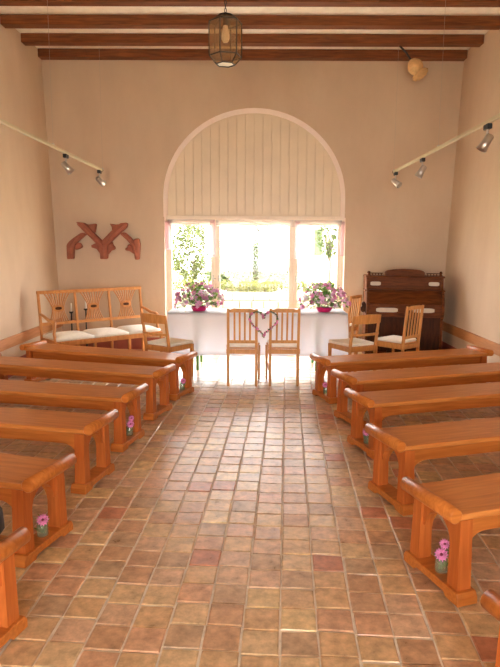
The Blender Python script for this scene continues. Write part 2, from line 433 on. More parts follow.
# vertical boards of the arch head
NB = 20; cx, rx, ry = (AX0+AX1)/2, (AX1-AX0)/2, AZT-AZS
def az(x):
    t = max(0.0, 1-((x-cx)/rx)**2); return AZS + ry*math.sqrt(t)
brnd = random.Random(5)
for i in range(NB):
    x0, x1 = AX0+(AX1-AX0)*i/NB, AX0+(AX1-AX0)*(i+1)/NB
    g = .0035; x0 += g; x1 -= g
    poly = [(x0, WZ+.02)] + [(x1, WZ+.02)] + [(x1+(x0-x1)*k/5, az(x1+(x0-x1)*k/5)-.002) for k in range(6)]
    MB().prism(poly, 'y', YF+brnd.uniform(-.0015, .0015), YF+.02, bev=.003).build('board', M_board, win)
MB().prism([(AX0, WZ), (AX1, WZ)] + [(x, z) for x, z in arch_pts(36)][::-1], 'y', YF+.022, YF+.05).build('backing_panel', M_board, win)  # added behind the boards to keep daylight from leaking through their gaps
# outer frame, sashes, panes
def px_x(px): return aty(px, 260, YB+.1).x
ZH = WZ-.005
frame = MB()
frame.box(((WX0+WX1)/2, YF+.04, ZH-.03), (WX1-WX0, .10, .07), .006)
frame.box(((WX0+WX1)/2, YF+.02, WZ-.005), (WX1-WX0+.02, .09, .06), .004)
frame.box(((WX0+WX1)/2, YF+.04, .03), (WX1-WX0, .10, .06), .004)
for x in (WX0+.03, WX1-.03): frame.box((x, YF+.04, ZH/2), (.06, .10, ZH), .006)
mA, mB_ = px_x(215.5), px_x(293.5)
for x in (mA, mB_): frame.box((x, YF+.05, ZH/2), (.075, .08, ZH), .006)
frame.build('window_frame', M_frame, win)
def sash(x0, x1, st, y):
    f = MB(); z0, z1 = .07, ZH-.045
    f.box((x0+st/2, y, (z0+z1)/2), (st, .045, z1-z0), .005); f.box((x1-st/2, y, (z0+z1)/2), (st, .045, z1-z0), .005)
    f.box(((x0+x1)/2, y, z1-.035), (x1-x0, .045, .07), .005); f.box(((x0+x1)/2, y, z0+.07), (x1-x0, .045, .14), .005)
    s = f.build('sash', M_frame, win)
    MB().box(((x0+x1)/2, y, (z0+z1)/2), (x1-x0-2*st+.01, .005, z1-z0-.15)).build('pane', M_glass, s)
    return s
sL = sash(WX0+.03, mA-.01, .055, YF+.01); sC = sash(mA+.01, mB_-.01, .065, YF+.02); sR = sash(mB_+.01, WX1-.03, .055, YF+.01)
for s_, xx in ((sL, mA-.035), (sC, mA+.05), (sR, mB_+.04)):
    h = MB(); h.box((xx, YF-.02, 1.13), (.02, .008, .10), .002); h.tube([(xx, YF-.02, 1.13), (xx, YF-.055, 1.13), (xx+.05, YF-.06, 1.125)], .007, 6)
    h.build('window_handle', M_brass, s_)

# sheer valances and tied pink strips over the lights
def valance(name, x0, x1, label):
    n = 22; vs_, fs = [], []
    for i in range(n+1):
        t = i/n; x = x0+(x1-x0)*t
        drop = .05+.055*abs(math.cos(PI*t*1.0))**1.5
        y = YB+YF-.035 + .006*math.sin(t*30)
        vs_ += [(x, y, ZH-.03), (x, y-.004, ZH-.03-drop)]
    for i in range(n): fs.append([2*i, 2*i+1, 2*i+3, 2*i+2])
    o = MB().add(vs_, fs, True).build(name, M_sheer)
    so_ = o.modifiers.new('thickness', 'SOLIDIFY'); so_.thickness = .002
    return tag(o, label, 'curtain')
valance('window_valance', WX0+.03, mA, 'sheer white valance across the window light nearest the settee')
valance('window_valance', mA+.01, mB_-.01, 'sheer white valance across the wide middle window light')
valance('window_valance', mB_, WX1-.03, 'sheer white valance across the window light nearest the harmonium')
def strip(x, zt, zb, label):
    vs_, fs = [], []; n = 10
    for i in range(n+1):
        t = i/n; z = zt+(zb-zt)*t; wd = .035+.012*math.sin(t*2.5)
        for k in range(4): vs_.append((x-wd+2*wd*k/3, YB+YF-.045-.012*(k % 2)-.004*math.sin(t*6), z))
    for i in range(n):
        for k in range(3): fs.append([i*4+k, i*4+k+1, i*4+4+k+1, i*4+4+k])
    o = MB().add(vs_, fs, True).build('voile_ribbon', M_pinkvoile)
    so_ = o.modifiers.new('thickness', 'SOLIDIFY'); so_.thickness = .002
    tag(o, label, 'ribbon')
strip(px_x(168.5), ZH-.06, ZH-.50, 'pale pink voile strip on the window jamb beside the settee')
strip(px_x(213), ZH-.04, ZH-.60, 'pale pink voile strip on the mullion between bowl of petunias and settee side light')
strip(px_x(297), ZH-.05, ZH-.62, 'pale pink voile strip on the mullion of the harmonium side light')
strip(px_x(342), ZH-.05, ZH-.58, 'pale pink voile strip on the window jamb beside the harmonium')

# ------------------------------------------------------------------ benches
BL = 2.05
def make_bench(label):
    t = thing('chapel_bench', label, 'bench', group='wooden chapel benches'); t.scale = (1, 1, 1.05)
    MB().box((BL/2, 0, .402), (BL+.0, .375, .03), .005).build('seat', M_seat, t)
    for x in (0, BL):
        MB().tube([(x, -.206, .421), (x, -.201, .421), (x, .201, .421), (x, .206, .421)], [.030, .035, .035, .030], 18).build('scroll_end', M_bench, t)
    for y in (-.135, .135):
        a, z1, z0 = .075, .386, .305
        arc = []
        for k in range(7):
            q = PI/2*k/6; arc.append((a+.04+.10*(1-math.cos(q)), .215+.09*math.sin(q)))
        pl = [(a, .215)] + arc + [(BL-x, z) for x, z in arc[::-1]] + [(BL-a, .215), (BL-a, z1), (a, z1)]
        MB().prism(pl, 'y', y-.013, y+.013).build('apron', M_bench, t)
    for x in (.075, BL-.075):
        for s in (-1, 1):
            p = MB(); w0, w1 = .038, .033
            vs_ = [(x+sx*w0, s*.155+sy*w0, .05) for sx, sy in ((-1, -1), (1, -1), (1, 1), (-1, 1))] + [(x+sx*w1, s*.152+sy*w1, .386) for sx, sy in ((-1, -1), (1, -1), (1, 1), (-1, 1))]
            p.add(vs_, [[3, 2, 1, 0], [4, 5, 6, 7]] + [[i, (i+1) % 4, 4+(i+1) % 4, 4+i] for i in range(4)])
            p.build('leg', M_benchleg, t)
        # arched brace under the scroll
        pl = [(-.118, .386), (-.118, .24)] + [(-.098*math.cos(PI*k/10), .24+.105*math.sin(PI*k/10)) for k in range(11)] + [(.118, .24), (.118, .386)]
        MB().prism(pl, 'x', x-.02, x+.02).build('arch_brace', M_benchleg, t)
        pl = [(-.225, .004), (-.13, .004), (-.115, .022), (.115, .022), (.13, .004), (.225, .004), (.225, .038), (.21, .062), (-.21, .062), (-.225, .038)]
        MB().prism(pl, 'x', x-.055, x+.055, bev=.003).build('foot_rail', M_bench, t)
    return t
ORD = ['frontmost bench next to the settee', 'second bench from the settee', 'third bench from the settee', 'fourth bench from the settee', 'fifth bench from the settee', 'sixth from the settee, with a black bag']
ORDR = ['frontmost bench next to the harmonium', 'second bench from the harmonium', 'third bench from the harmonium', 'fourth bench from the harmonium', 'fifth bench from the harmonium', 'sixth and rearmost bench from the harmonium']
LB = [(-.757, 6.52, 20), (-.89, 5.78, 15.5), (-1.0, 4.89, 12), (-1.07, 4.055, 12), (-1.11, 3.115, 15), (-1.035, 2.2, 15)]
RB = [(.705, 6.44, 18.5), (.84, 5.57, 19), (.848, 4.78, 18), (.843, 3.77, 18), (.862, 2.81, 19), (.896, 1.77, 19)]
bench0 = None; benches = {}
for side, rows, names in (('L', LB, ORD), ('R', RB, ORDR)):
    for i, (x, y, a) in enumerate(rows):
        x, y = x*.982, y*.982      # scroll centres measured at 0.42 m, true height 0.44 m
        lab = 'wooden backless bench with scroll ends, ' + names[i]
        rz = PI - rad(a) if side == 'L' else rad(a)
        if bench0 is None:
            bench0 = make_bench(lab); bench0.location = (x, y, 0); bench0.rotation_euler = (0, 0, rz); b = bench0
        else:
            b = dup(bench0, (x, y, 0), rz, lab)
        benches[side+str(i+1)] = (x, y, rz)
def on_bench(key, lx, ly, z):
    x, y, rz = benches[key]; c, s = math.cos(rz), math.sin(rz)
    return (x+c*lx-s*ly, y+s*lx+c*ly, z)

# ------------------------------------------------------------------ flowers
def leaf(mb, p, d, L, wd, rnd, M=None):
    d = Vector(d).normalized(); up = Vector((rnd.uniform(-.4, .4), rnd.uniform(-.4, .4), 1))
    s = d.cross(up).normalized(); n = s.cross(d)
    p = Vector(p)
    mb.add([p, p+d*L*.45+s*wd+n*L*.10, p+d*L, p+d*L*.45-s*wd+n*L*.10], [[0, 1, 2], [0, 2, 3]], True, M)
def blossom(mb, p, d, R, rnd, petals=5, M=None, mi=0):
    d = Vector(d).normalized(); a = d.orthogonal().normalized(); b = d.cross(a); p = Vector(p)
    n = petals*4; q0 = rnd.uniform(0, 6)
    vs_ = [p - d*R*.45]
    for k in range(n):
        q = q0+2*PI*k/n; rr = R*(.78+.22*math.cos(petals*(q-q0))); vs_.append(p + (a*math.cos(q)+b*math.sin(q))*rr + d*R*.08*math.sin(k*2.2))
    mb.add(vs_, [[0, 1+k, 1+(k+1) % n] for k in range(n)], True, M, mi)
def daisy(mb, p, d, R, n=13, M=None):
    d = Vector(d).normalized(); a = d.orthogonal().normalized(); b = d.cross(a); p = Vector(p)
    for k in range(n):
        q = 2*PI*k/n; u = a*math.cos(q)+b*math.sin(q); s = d.cross(u)
        for lay, rr in ((0, 1.0), (1, .72)):
            o = d*(.004*lay)
            mb.add([p+o+u*R*.12, p+o+u*R*.6*rr+s*R*.19+d*R*.1, p+o+u*R*rr-d*R*.02, p+o+u*R*.6*rr-s*R*.19+d*R*.1], [[0, 1, 2, 3]], True, M)
def flower_jar(key, lx, ly, face, seed, label, two=False):
    rnd = random.Random(seed)
    t = thing('flower_jar', label, 'flowers', on_bench(key, lx, ly, .0655), group='flower jars on the bench feet')
    j = MB(); j.lathe([(0, .0), (.028, .0), (.031, .006), (.031, .06), (.027, .068), (.029, .074), (.026, .074), (.026, .008), (0, .008)], 14); j.build('jar', M_jar, t)
    g = MB()
    for k in range(26):
        q = rnd.uniform(0, 2*PI); e = rnd.uniform(.5, 1.4)
        leaf(g, (rnd.uniform(-.012, .012), rnd.uniform(-.012, .012), rnd.uniform(.01, .07)), (math.cos(q)*.6, math.sin(q)*.6, e), rnd.uniform(.04, .075), .011, rnd)
    for k in range(5): g.tube([(0.004*k-.01, .003, .01), (rnd.uniform(-.02, .02), rnd.uniform(-.02, .02), .1)], .002, 5)
    fo = g.build('foliage', M_leaf, t); fo['kind'] = 'stuff'
    f = Vector(face).normalized()
    heads = [(f*.035+Vector((0, 0, .105)), .036)] + ([(f*.02+Vector((.012, 0, .152)), .028)] if two else [])
    for p, R in heads:
        d = f*1.0+Vector((0, 0, .35))
        m_ = MB(); daisy(m_, p, d, R); pe = m_.build('blossom', M_petal2, t)
        e = MB(); e.lathe([(0, 0), (R*.22, .0), (R*.2, .006), (0, .009)], 10, M=Matrix.Translation(p+d.normalized()*.004) @ d.to_track_quat('Z', 'Y').to_matrix().to_4x4())
        e.build('flower_eye', M_eye, pe)
flower_jar('L1', .075, -.03, (.5, -1, 0), 1, 'small jar with a pink flower at the foot of the frontmost bench by the settee')
flower_jar('L3', .075, -.03, (.5, -1, 0), 2, 'small jar with pink flowers at the foot of the third bench from the settee', True)
flower_jar('L5', .075, -.01, (.5, -1, 0), 3, 'small jar with one pink flower, foot of the fifth bench from the settee')
flower_jar('R1', .075, -.02, (-.5, -1, 0), 4, 'small jar with a pink flower at the foot of the frontmost bench by the harmonium')
flower_jar('R3', .075, -.03, (-.5, -1, 0), 5, 'small leafy jar with little pink at the foot of the third bench from the harmonium')
flower_jar('R5', .075, -.02, (-.4, -1, 0), 6, 'small jar with two pink flowers, foot of the fifth bench from the harmonium', True)

# black bag on the rearmost bench
bx = on_bench('L6', .16, -.05, .439)
bag = thing('handbag', 'black leather bag lying on the rearmost bench on the settee side', 'bag', bx, rad(70))
mb = MB(); mb.lathe([(0, 0), (.12, 0), (.15, .03), (.145, .10), (.11, .16), (.05, .19), (0, .195)], 18, M=Matrix.Diagonal((1.25, .7, 1, 1)))
mb.build('body', M_dark, bag)
MB().tube([(.10*math.cos(PI*k/10), 0, .16+.10*math.sin(PI*k/10)) for k in range(11)], .008, 6).build('strap', M_dark, bag)

# ------------------------------------------------------------------ slat-back chairs
def slat_chair(label):
    """origin below the middle of the rear legs, faces +Y"""
    t = thing('slat_back_chair', label, 'chair', group='slat-back wooden chairs')
    W, D, HT, rk = .36, .40, .925, .045
    for s in (-1, 1):
        x = s*(W/2-.016)
        m_ = MB(); pts = [(0, 0), (.03, 0), (.034, .44), (.03-rk, HT), (.004-rk, HT), (0, .44)]
        m_.prism(pts, 'x', x-.015, x+.015, bev=.003); m_.build('back_leg', M_chair, t)
        xf = s*(W/2+.012)
        m_ = MB()
        vs_ = [(xf+a*.012, D+b*.012, 0) for a, b in ((-1, -1), (1, -1), (1, 1), (-1, 1))] + [(xf+a*.017, D+b*.017, .43) for a, b in ((-1, -1), (1, -1), (1, 1), (-1, 1))]
        m_.add(vs_, [[3, 2, 1, 0], [4, 5, 6, 7]] + [[i, (i+1) % 4, 4+(i+1) % 4, 4+i] for i in range(4)]); m_.build('front_leg', M_chair, t)
        m_ = MB(); m_.box((s*(W/2-.004), D/2, .415), (.022, D-.02, .055), .003); m_.build('side_rail', M_chair, t)
        m_ = MB(); m_.box((s*(W/2-.002), D/2, .20), (.016, D-.03, .022), .003); m_.build('stretcher', M_chair, t)
    def yz(z): return .015 if z < .44 else .015-(z-.44)/(HT-.44)*rk
    def bar(name, z0, z1, x0, x1, th, poly=None, bev=.003):
        m_ = MB(); zc = (z0+z1)/2
        sh = Matrix.Identity(4); sh[1][2] = -rk/(HT-.44); sh[1][3] = .015+rk/(HT-.44)*.44
        m_.prism(poly or [(x0, z0), (x1, z0), (x1, z1), (x0, z1)], 'y', -th/2, th/2, bev=bev, M=sh); return m_.build(name, M_chair, t)
    x0 = W/2-.03
    bar('top_rail', 0, 0, 0, 0, .022, [(-x0, .878), (x0, .878), (x0, .915), (x0-.02, .916), (x0-.05, .926), (-x0+.05, .926), (-x0+.02, .916), (-x0, .915)])
    bar('lower_rail', .515, .55, -x0, x0, .02)
    for k in range(4):
        x = -x0+(k+1)*2*x0/5; bar('slat', .548, .88, x-.011, x+.011, .012, bev=.002)
    m_ = MB(); m_.box((0, .016, .415), (W-.06, .022, .055), .003); m_.build('back_rail', M_chair, t)
    m_ = MB(); m_.box((0, D, .415), (W-.01, .022, .055), .003); m_.build('front_rail', M_chair, t)
    m_ = MB(); m_.prism([(-W/2+.002, .035), (W/2-.002, .035), (W/2+.02, D+.015), (-W/2-.02, D+.015)], 'z', .443, .458, bev=.004); m_.build('seat', M_chair, t)
    m_ = MB(); m_.prism([(-W/2+.01, .037), (W/2-.01, .037), (W/2+.005, D+.005), (-W/2-.005, D+.005)], 'z', .459, .495, bev=.012); m_.build('cushion', M_cushion, t)
    return t
ca = slat_chair('slat-back wooden chair with white cushion before the altar table, nearer the settee')
ca.location = (-.152, 6.905, 0); ca.rotation_euler = (0, 0, rad(-1))
cb = dup(ca, (.340, 6.925, 0), rad(1), 'slat-back wooden chair with white cushion before the altar table, nearer the harmonium')
dup(ca, (1.945, 7.38, 0), rad(42), 'slat-back wooden chair with white cushion standing in front of the harmonium')
dup(ca, (1.46, 8.86, 0), rad(55), 'slat-back wooden chair tucked between the table end and the harmonium')

# low curved-back chairs
def curve_chair(label):
    t = thing('curved_back_chair', label, 'chair', group='low curved-back chairs')
    W, D, HT = .42, .42, .83
    for s in (-1, 1):
        x = s*(W/2-.018)
        m_ = MB(); m_.prism([(0, 0), (.028, 0), (.036, .42), (-.03, HT-.02), (-.054, HT-.02), (0, .42)], 'x', x-.014, x+.014, bev=.003); m_.build('back_leg', M_chair, t)
        m_ = MB(); xf = s*(W/2-.005)
        vs_ = [(xf+a*.012, D+b*.012, 0) for a, b in ((-1, -1), (1, -1), (1, 1), (-1, 1))] + [(xf+a*.018, D+b*.018, .42) for a, b in ((-1, -1), (1, -1), (1, 1), (-1, 1))]
        m_.add(vs_, [[3, 2, 1, 0], [4, 5, 6, 7]] + [[i, (i+1) % 4, 4+(i+1) % 4, 4+i] for i in range(4)]); m_.build('front_leg', M_chair, t)
        m_ = MB(); m_.box((s*(W/2-.01), D/2+.01, .395), (.024, D-.03, .06), .003); m_.build('side_rail', M_chair, t)
    def curved(name, z0, z1, th, arch=0.0):
        n = 10; vs_, fs = [], []
        for i in range(n+1):
            u = -1+2*i/n; x = u*W/2; bow = -.045*(1-u*u)
            for z, y in ((z0, 0), (z1+arch*(1-u*u), 0)):
                yb = -(z-.42)/(HT-.42)*.06+.02+bow
                vs_ += [(x, yb, z), (x, yb-th, z)]
        for i in range(n):
            a, b = 4*i, 4*i+4
            fs += [[a, b, b+2, a+2], [a+1, a+3, b+3, b+1], [a+2, b+2, b+3, a+3], [a, a+1, b+1, b]]
        fs += [[0, 2, 3, 1], [4*n, 4*n+1, 4*n+3, 4*n+2]]
        MB().add(vs_, fs).build(name, M_chair, t)
    curved('top_rail', .715, .815, .02, .015); curved('mid_rail', .565, .595, .018)
    m_ = MB(); m_.box((0, .012, .395), (W-.06, .022, .06), .003); m_.build('back_rail', M_chair, t)
    m_ = MB(); m_.box((0, D, .395), (W-.04, .024, .06), .003); m_.build('front_rail', M_chair, t)
    m_ = MB(); m_.prism([(-W/2+.012, .03), (W/2-.012, .03), (W/2+.012, D+.02), (-W/2-.012, D+.02)], 'z', .425, .462, bev=.012); m_.build('cushion', M_cushion, t)
    return t
cc = curve_chair('low curved-back wooden chair with pale seat between the settee and the altar table')
cc.location = (-1.205, 7.20, 0); cc.rotation_euler = (0, 0, rad(-35))
dup(cc, (1.33, 7.27, 0), rad(28), 'low curved-back wooden chair with pale seat by the harmonium end of the table')

# ------------------------------------------------------------------ heart wreath hanging between the two front chairs
hw = thing('heart_wreath', 'heart-shaped wreath of pink blossoms and leaves hung between the two altar chairs', 'wreath', (.094, 6.86, .74))
def heart(t):
    x = 16*math.sin(t)**3; z = 13*math.cos(t)-5*math.cos(2*t)-2*math.cos(3*t)-math.cos(4*t)
    return Vector((x*.0100, -.012, z*.0098+.035))
hp = [heart(2*PI*k/48) for k in range(49)]
MB().tube(hp, .006, 6, caps=False).build('wire_ring', M_black, hw)
rnd = random.Random(11); lm, fmx = MB(), MB()
for k in range(230):
    p = heart(rnd.uniform(0, 2*PI)); d = Vector((rnd.uniform(-1, 1), rnd.uniform(-1, .3), rnd.uniform(-1, 1)))
    leaf(lm, p, d, rnd.uniform(.018, .032), .007, rnd)
for k in range(70):
    tt = rnd.uniform(0, 2*PI)
    if math.sin(tt*3+1) < -.55: continue
    p = heart(tt); d = Vector((rnd.uniform(-.8, .8), -1, rnd.uniform(-.6, .8)))
    blossom(fmx, p+d.normalized()*.014, d, rnd.uniform(.012, .018), rnd)
o = lm.build('foliage', M_leaf, hw); o['kind'] = 'stuff'; o = fmx.build('blossom_cluster', M_petal2, hw); o['kind'] = 'stuff'

# ------------------------------------------------------------------ altar table, cloth and bouquets
TX0, TX1, TY0, TY1, TZ = -1.15, 1.20, 7.80, 8.42, .765
tb = thing('altar_table', 'long altar table with green legs under a white cloth', 'table', ((TX0+TX1)/2, (TY0+TY1)/2, 0))
hx, hy = (TX1-TX0)/2, (TY1-TY0)/2
MB().box((0, 0, TZ-.02), (2*hx-.02, 2*hy-.02, .03), .003).build('tabletop', M_rail, tb)
for sx in (-1, 1):
    for sy in (-1, 1):
        MB().tube([(sx*(hx-.385), sy*(hy-.03), 0), (sx*(hx-.385), sy*(hy-.03), TZ-.035)], .02, 10).build('leg', M_green, tb)
    MB().box((sx*(hx-.385), 0, TZ-.06), (.03, 2*hy-.08, .03), .003).build('leg_brace', M_green, tb)
n = 120; vs_, fs = [], []; rings = 9
per = []
def rect_pt(t):
    L1, L2 = 2*hx, 2*hy; P = 2*(L1+L2); d = (t % 1)*P
    if d < L1: return Vector((-hx+d, -hy)), Vector((0, -1))
    d -= L1
    if d < L2: return Vector((hx, -hy+d)), Vector((1, 0))
    d -= L2
    if d < L1: return Vector((hx-d, hy)), Vector((0, 1))
    d -= L1; return Vector((-hx, hy-d)), Vector((-1, 0))
N = 240
for r in range(rings):
    for k in range(N):
        p, nrm = rect_pt(k/N); q = r/(rings-1)
        z = TZ+.001 - (TZ-.205)*q*(.22 if nrm.y > .5 else 1.0)
        off = .006+.010*q + q*.014*math.sin(k*.55)+ q*.008*math.sin(k*.21+1)
        vs_.append((p.x+nrm.x*off, p.y+nrm.y*off, z+.006*q*math.sin(k*.3)))
for r in range(rings-1):
    for k in range(N): fs.append([r*N+k, (r+1)*N+k, (r+1)*N+(k+1) % N, r*N+(k+1) % N])
fs.append(list(range(N)))
co = MB().add(vs_, fs, False).build('tablecloth', M_cloth); co.location = tb.location
for p in co.data.polygons: p.use_smooth = len(p.vertices) == 4
so_ = co.modifiers.new('thickness', 'SOLIDIFY'); so_.thickness = .003; so_.offset = 1
tag(co, 'white cloth draped over the long altar table', 'tablecloth')
def bouquet(loc, seed, label):
    rnd = random.Random(seed)
    t = thing('petunia_bowl', label, 'flowers', loc, group='petunia bowls on the altar table')
    MB().lathe([(0, 0), (.075, 0), (.085, .010), (.112, .052), (.116, .062), (.106, .062), (.08, .018), (0, .018)], 24).build('bowl', M_pot, t)
    lm, fm1 = MB(), MB()
    def pt(k):
        q = rnd.uniform(0, 2*PI); e = math.asin(rnd.uniform(-.12, 1)); r = k
        return Vector((math.cos(q)*math.cos(e)*.33*r, math.sin(q)*math.cos(e)*.27*r, .10+max(-.2, math.sin(e))*.285*r)), Vector((math.cos(q)*math.cos(e), math.sin(q)*math.cos(e), math.sin(e)))
    for k in range(620):
        p, d = pt(rnd.uniform(.25, .98)); dd = d+Vector((rnd.uniform(-.8, .8), rnd.uniform(-.8, .8), rnd.uniform(-.6, .6)))
        if dd.length < .1: continue
        leaf(lm, p, dd, rnd.uniform(.035, .07), rnd.uniform(.012, .02), rnd)
    for k in range(16):
        p, d = pt(.8); lm.tube([(0, 0, .06), p*.6+Vector((0, 0, .03)), p], .0035, 4, caps=False)
    for k in range(105):
        p, d = pt(rnd.uniform(.86, 1.06)); d = d+Vector((rnd.uniform(-.3, .3), -.35+rnd.uniform(-.3, .3), rnd.uniform(-.2, .3)))
        blossom(fm1, p, d, rnd.uniform(.026, .046), rnd, mi=rnd.choice((0, 0, 0, 1, 2)))
    o = lm.build('foliage', M_leaf, t); o['kind'] = 'stuff'
    o = fm1.build('blossom_cluster', [M_petal, M_petal2, M_petalp], t); o['kind'] = 'stuff'
M_petalp = leafy('pale_pink_petal', (.95, .68, .80), .3)
p1 = aty(199, 311, 8.02); p2 = aty(324, 312, 8.02)
bouquet((p1.x, 8.02, TZ+.005), 21, 'bowl of pink petunias on the altar table, nearer the settee')
bouquet((p2.x, 8.02, TZ+.005), 22, 'bowl of pink petunias on the altar table, nearer the harmonium')

# ------------------------------------------------------------------ settee
SA = Vector((-2.86, 7.92)); SB = Vector((-1.70, 8.96)); SL = (SB-SA).length
st = thing('settee', 'three-seat wooden settee with pierced sheaf back panels and ivory seat cushions', 'settee', (SA.x, SA.y, 0), math.atan2(SB.y-SA.y, SB.x-SA.x))
SH, SD, RK = 1.025, .50, .07
def sy_(z): return 0 if z < .45 else (z-.45)/(SH-.45)*RK
shs = Matrix.Identity(4); shs[1][2] = RK/(SH-.45); shs[1][3] = -.45*RK/(SH-.45)
bays = [0, SL/3, 2*SL/3, SL]
for i, x in enumerate(bays):
    MB().prism([(-.016, 0), (.016, 0), (.016, .45), (.016+RK, SH), (-.010+RK, SH), (-.016, .45)], 'x', x-.016, x+.016, bev=.003).build('back_post', M_settee, st)
    w0 = MB(); w0.add([(x+a*.012, -SD+b*.012, 0) for a, b in ((-1, -1), (1, -1), (1, 1), (-1, 1))] + [(x+a*.018, -SD+b*.018, .40) for a, b in ((-1, -1), (1, -1), (1, 1), (-1, 1))],
           [[3, 2, 1, 0], [4, 5, 6, 7]] + [[j, (j+1) % 4, 4+(j+1) % 4, 4+j] for j in range(4)]); w0.build('front_leg', M_settee, st)
MB().prism([(-.02, SH-.045), (SL+.02, SH-.045), (SL+.02, SH), (-.02, SH)], 'y', -.014, .016, bev=.004, M=shs).build('top_rail', M_settee, st)
MB().prism([(.016, .56), (SL-.016, .56), (SL-.016, .60), (.016, .60)], 'y', -.011, .011, bev=.003, M=shs).build('lower_back_rail', M_settee, st)
MB().box((SL/2, -SD, .375), (SL+.02, .026, .06), .004).build('seat_front_rail', M_settee, st)
MB().box((SL/2, 0, .375), (SL-.03, .024, .06), .004).build('seat_back_rail', M_settee, st)
for x in (0, SL): MB().box((x, -SD/2, .375), (.024, SD-.03, .06), .004).build('seat_side_rail', M_settee, st)
for i in range(3):
    x0, x1 = bays[i], bays[i+1]; c = (x0+x1)/2
    # sheaf-shaped splat: fanned ribs pinched at a dark oval
    spl = thing('splat', '', ''); del spl['label'], spl['category']; spl.parent = st
    for k in range(9):
        u = (k-4)/4
        pts = []
        for j in range(11):
            t_ = j/10; z = .598+(SH-.045-.598)*t_
            wdt = .078+.085*abs(2*t_-.90)**1.6 if t_ > .45 else .078+.065*abs(2*t_-.90)**1.6
            pts.append(Vector((c+u*wdt, sy_(z), z)))
        MB().tube(pts, .0085, 6).build('rib', M_settee, spl)
    zc = .78; pl = [(c+.085*math.cos(2*PI*k/20), zc+.046*math.sin(2*PI*k/20)) for k in range(20)]
    MB().prism(pl, 'y', -.014, .014, M=shs).build('oval_plaque', M_settee, spl)
    pl = [(c+.045*max(-1, min(1, 1.3*math.cos(2*PI*k/16))), zc+.020*math.sin(2*PI*k/16)) for k in range(16)]
    MB().prism(pl, 'y', -.018, .0, M=shs).build('plaque_inset', M_organd, spl)
    # cushion
    cu = MB(); nx, ny = 8, 8; vs_ = []
    fs = []
    for lay in (0, 1):
        for a in range(nx+1):
            for b in range(ny+1):
                uu, vv = -1+2*a/nx, -1+2*b/ny
                ed = (1-uu**6)*(1-vv**6)
                z = .408+(.0 if lay == 0 else .035+.038*ed)
                vs_.append((c+uu*(SL/6-.004), -SD/2-.008+vv*(SD/2-.012), z))
    S = (nx+1)*(ny+1)
    for a in range(nx):
        for b in range(ny):
            q = a*(ny+1)+b; fs.append([q, q+1, q+ny+2, q+ny+1]); fs.append([S+q, S+q+ny+1, S+q+ny+2, S+q+1])
    edge = [a*(ny+1) for a in range(nx+1)] + [nx*(ny+1)+b for b in range(1, ny+1)] + [a*(ny+1)+ny for a in range(nx-1, -1, -1)] + [b for b in range(ny-1, 0, -1)]
    for a, b in zip(edge, edge[1:]+edge[:1]): fs.append([a, b, S+b, S+a])
    cu.add(vs_, fs, True).build('cushion', M_cushion, st)
for x in (.0, SL):
    pts = [(x, .03, .72), (x, -.10, .70), (x, -.25, .66), (x, -.36, .655), (x, -.41, .64), (x, -.425, .58), (x, -.40, .50), (x, -.43, .42), (x, -.445, .36)]
    MB().tube(pts, [.019, .020, .023, .026, .026, .022, .020, .021, .021], 8).build('armrest', M_settee, st)

# ------------------------------------------------------------------ candle stands behind the settee
def candle(px, pyt, Y, label):
    p = aty(px, pyt, Y); hz = p.z
    t = thing('candle_stand', label, 'candle stand', (p.x, Y, 0), group='candle stands behind the settee')
    MB().lathe([(0, 0), (.10, 0), (.10, .012), (.03, .03), (.012, .05), (.010, hz-.16), (.03, hz-.145), (.034, hz-.13), (.012, hz-.128), (0, hz-.128)], 14).build('stand', M_black, t)
    MB().lathe([(0, hz-.128), (.013, hz-.128), (.013, hz-.008), (.004, hz), (0, hz)], 10).build('candle', M_candle, t)
candle(71, 303, 8.95, 'black iron candle stand with white candle behind the settee, nearer the side wall')
candle(85.5, 300, 8.95, 'black iron candle stand with white candle behind the middle of the settee')

# ------------------------------------------------------------------ carved tracery on the far wall
tr = thing('tracery_carving', 'rust-red carved gothic tracery fragment mounted on the plaster above the settee', 'carving', (0, YB, 0))
def wpx(cx_, cy_):
    p = aty(50+cx_*.22, 200+cy_*.22, YB-.06); return (p.x, p.z)
def slab(name, pl, d0, d1, parent=tr, bev=.014):
    MB().prism([wpx(*q) for q in pl], 'y', -d0, -d1, bev=bev).build(name, M_carve, parent)
slab('crossed_rib', [(124, 100), (160, 104), (196, 145), (240, 187), (285, 140), (325, 106), (353, 103), (352, 122), (305, 165), (266, 205), (262, 268), (234, 269), (230, 212), (186, 168), (150, 134)], .15, .003)
slab('cusp', [(163, 108), (176, 112), (211, 107), (208, 132), (203, 152), (192, 140)], .10, .003)
slab('cusp', [(272, 107), (300, 112), (322, 110), (292, 136), (284, 141), (282, 122)], .10, .003)
slab('cusp', [(206, 186), (212, 196), (190, 205), (192, 216), (214, 222), (232, 246), (231, 212)], .10, .003)
slab('cusp', [(266, 205), (284, 188), (286, 204), (297, 213), (295, 226), (280, 228), (262, 250)], .10, .003)
slab('side_rib', [(80, 203), (92, 188), (112, 172), (148, 147), (168, 156), (140, 178), (118, 200), (110, 225), (109, 268), (82, 269)], .13, .003)
slab('cusp', [(126, 192), (140, 196), (149, 214), (134, 222), (116, 228), (113, 212)], .09, .003)
slab('side_rib', [(321, 152), (340, 146), (366, 168), (380, 184), (390, 176), (406, 174), (411, 200), (407, 271), (389, 271), (384, 235), (372, 206), (352, 182)], .13, .003)
slab('cusp', [(364, 200), (352, 204), (354, 216), (341, 220), (343, 229), (364, 232), (384, 248), (378, 216)], .09, .003)

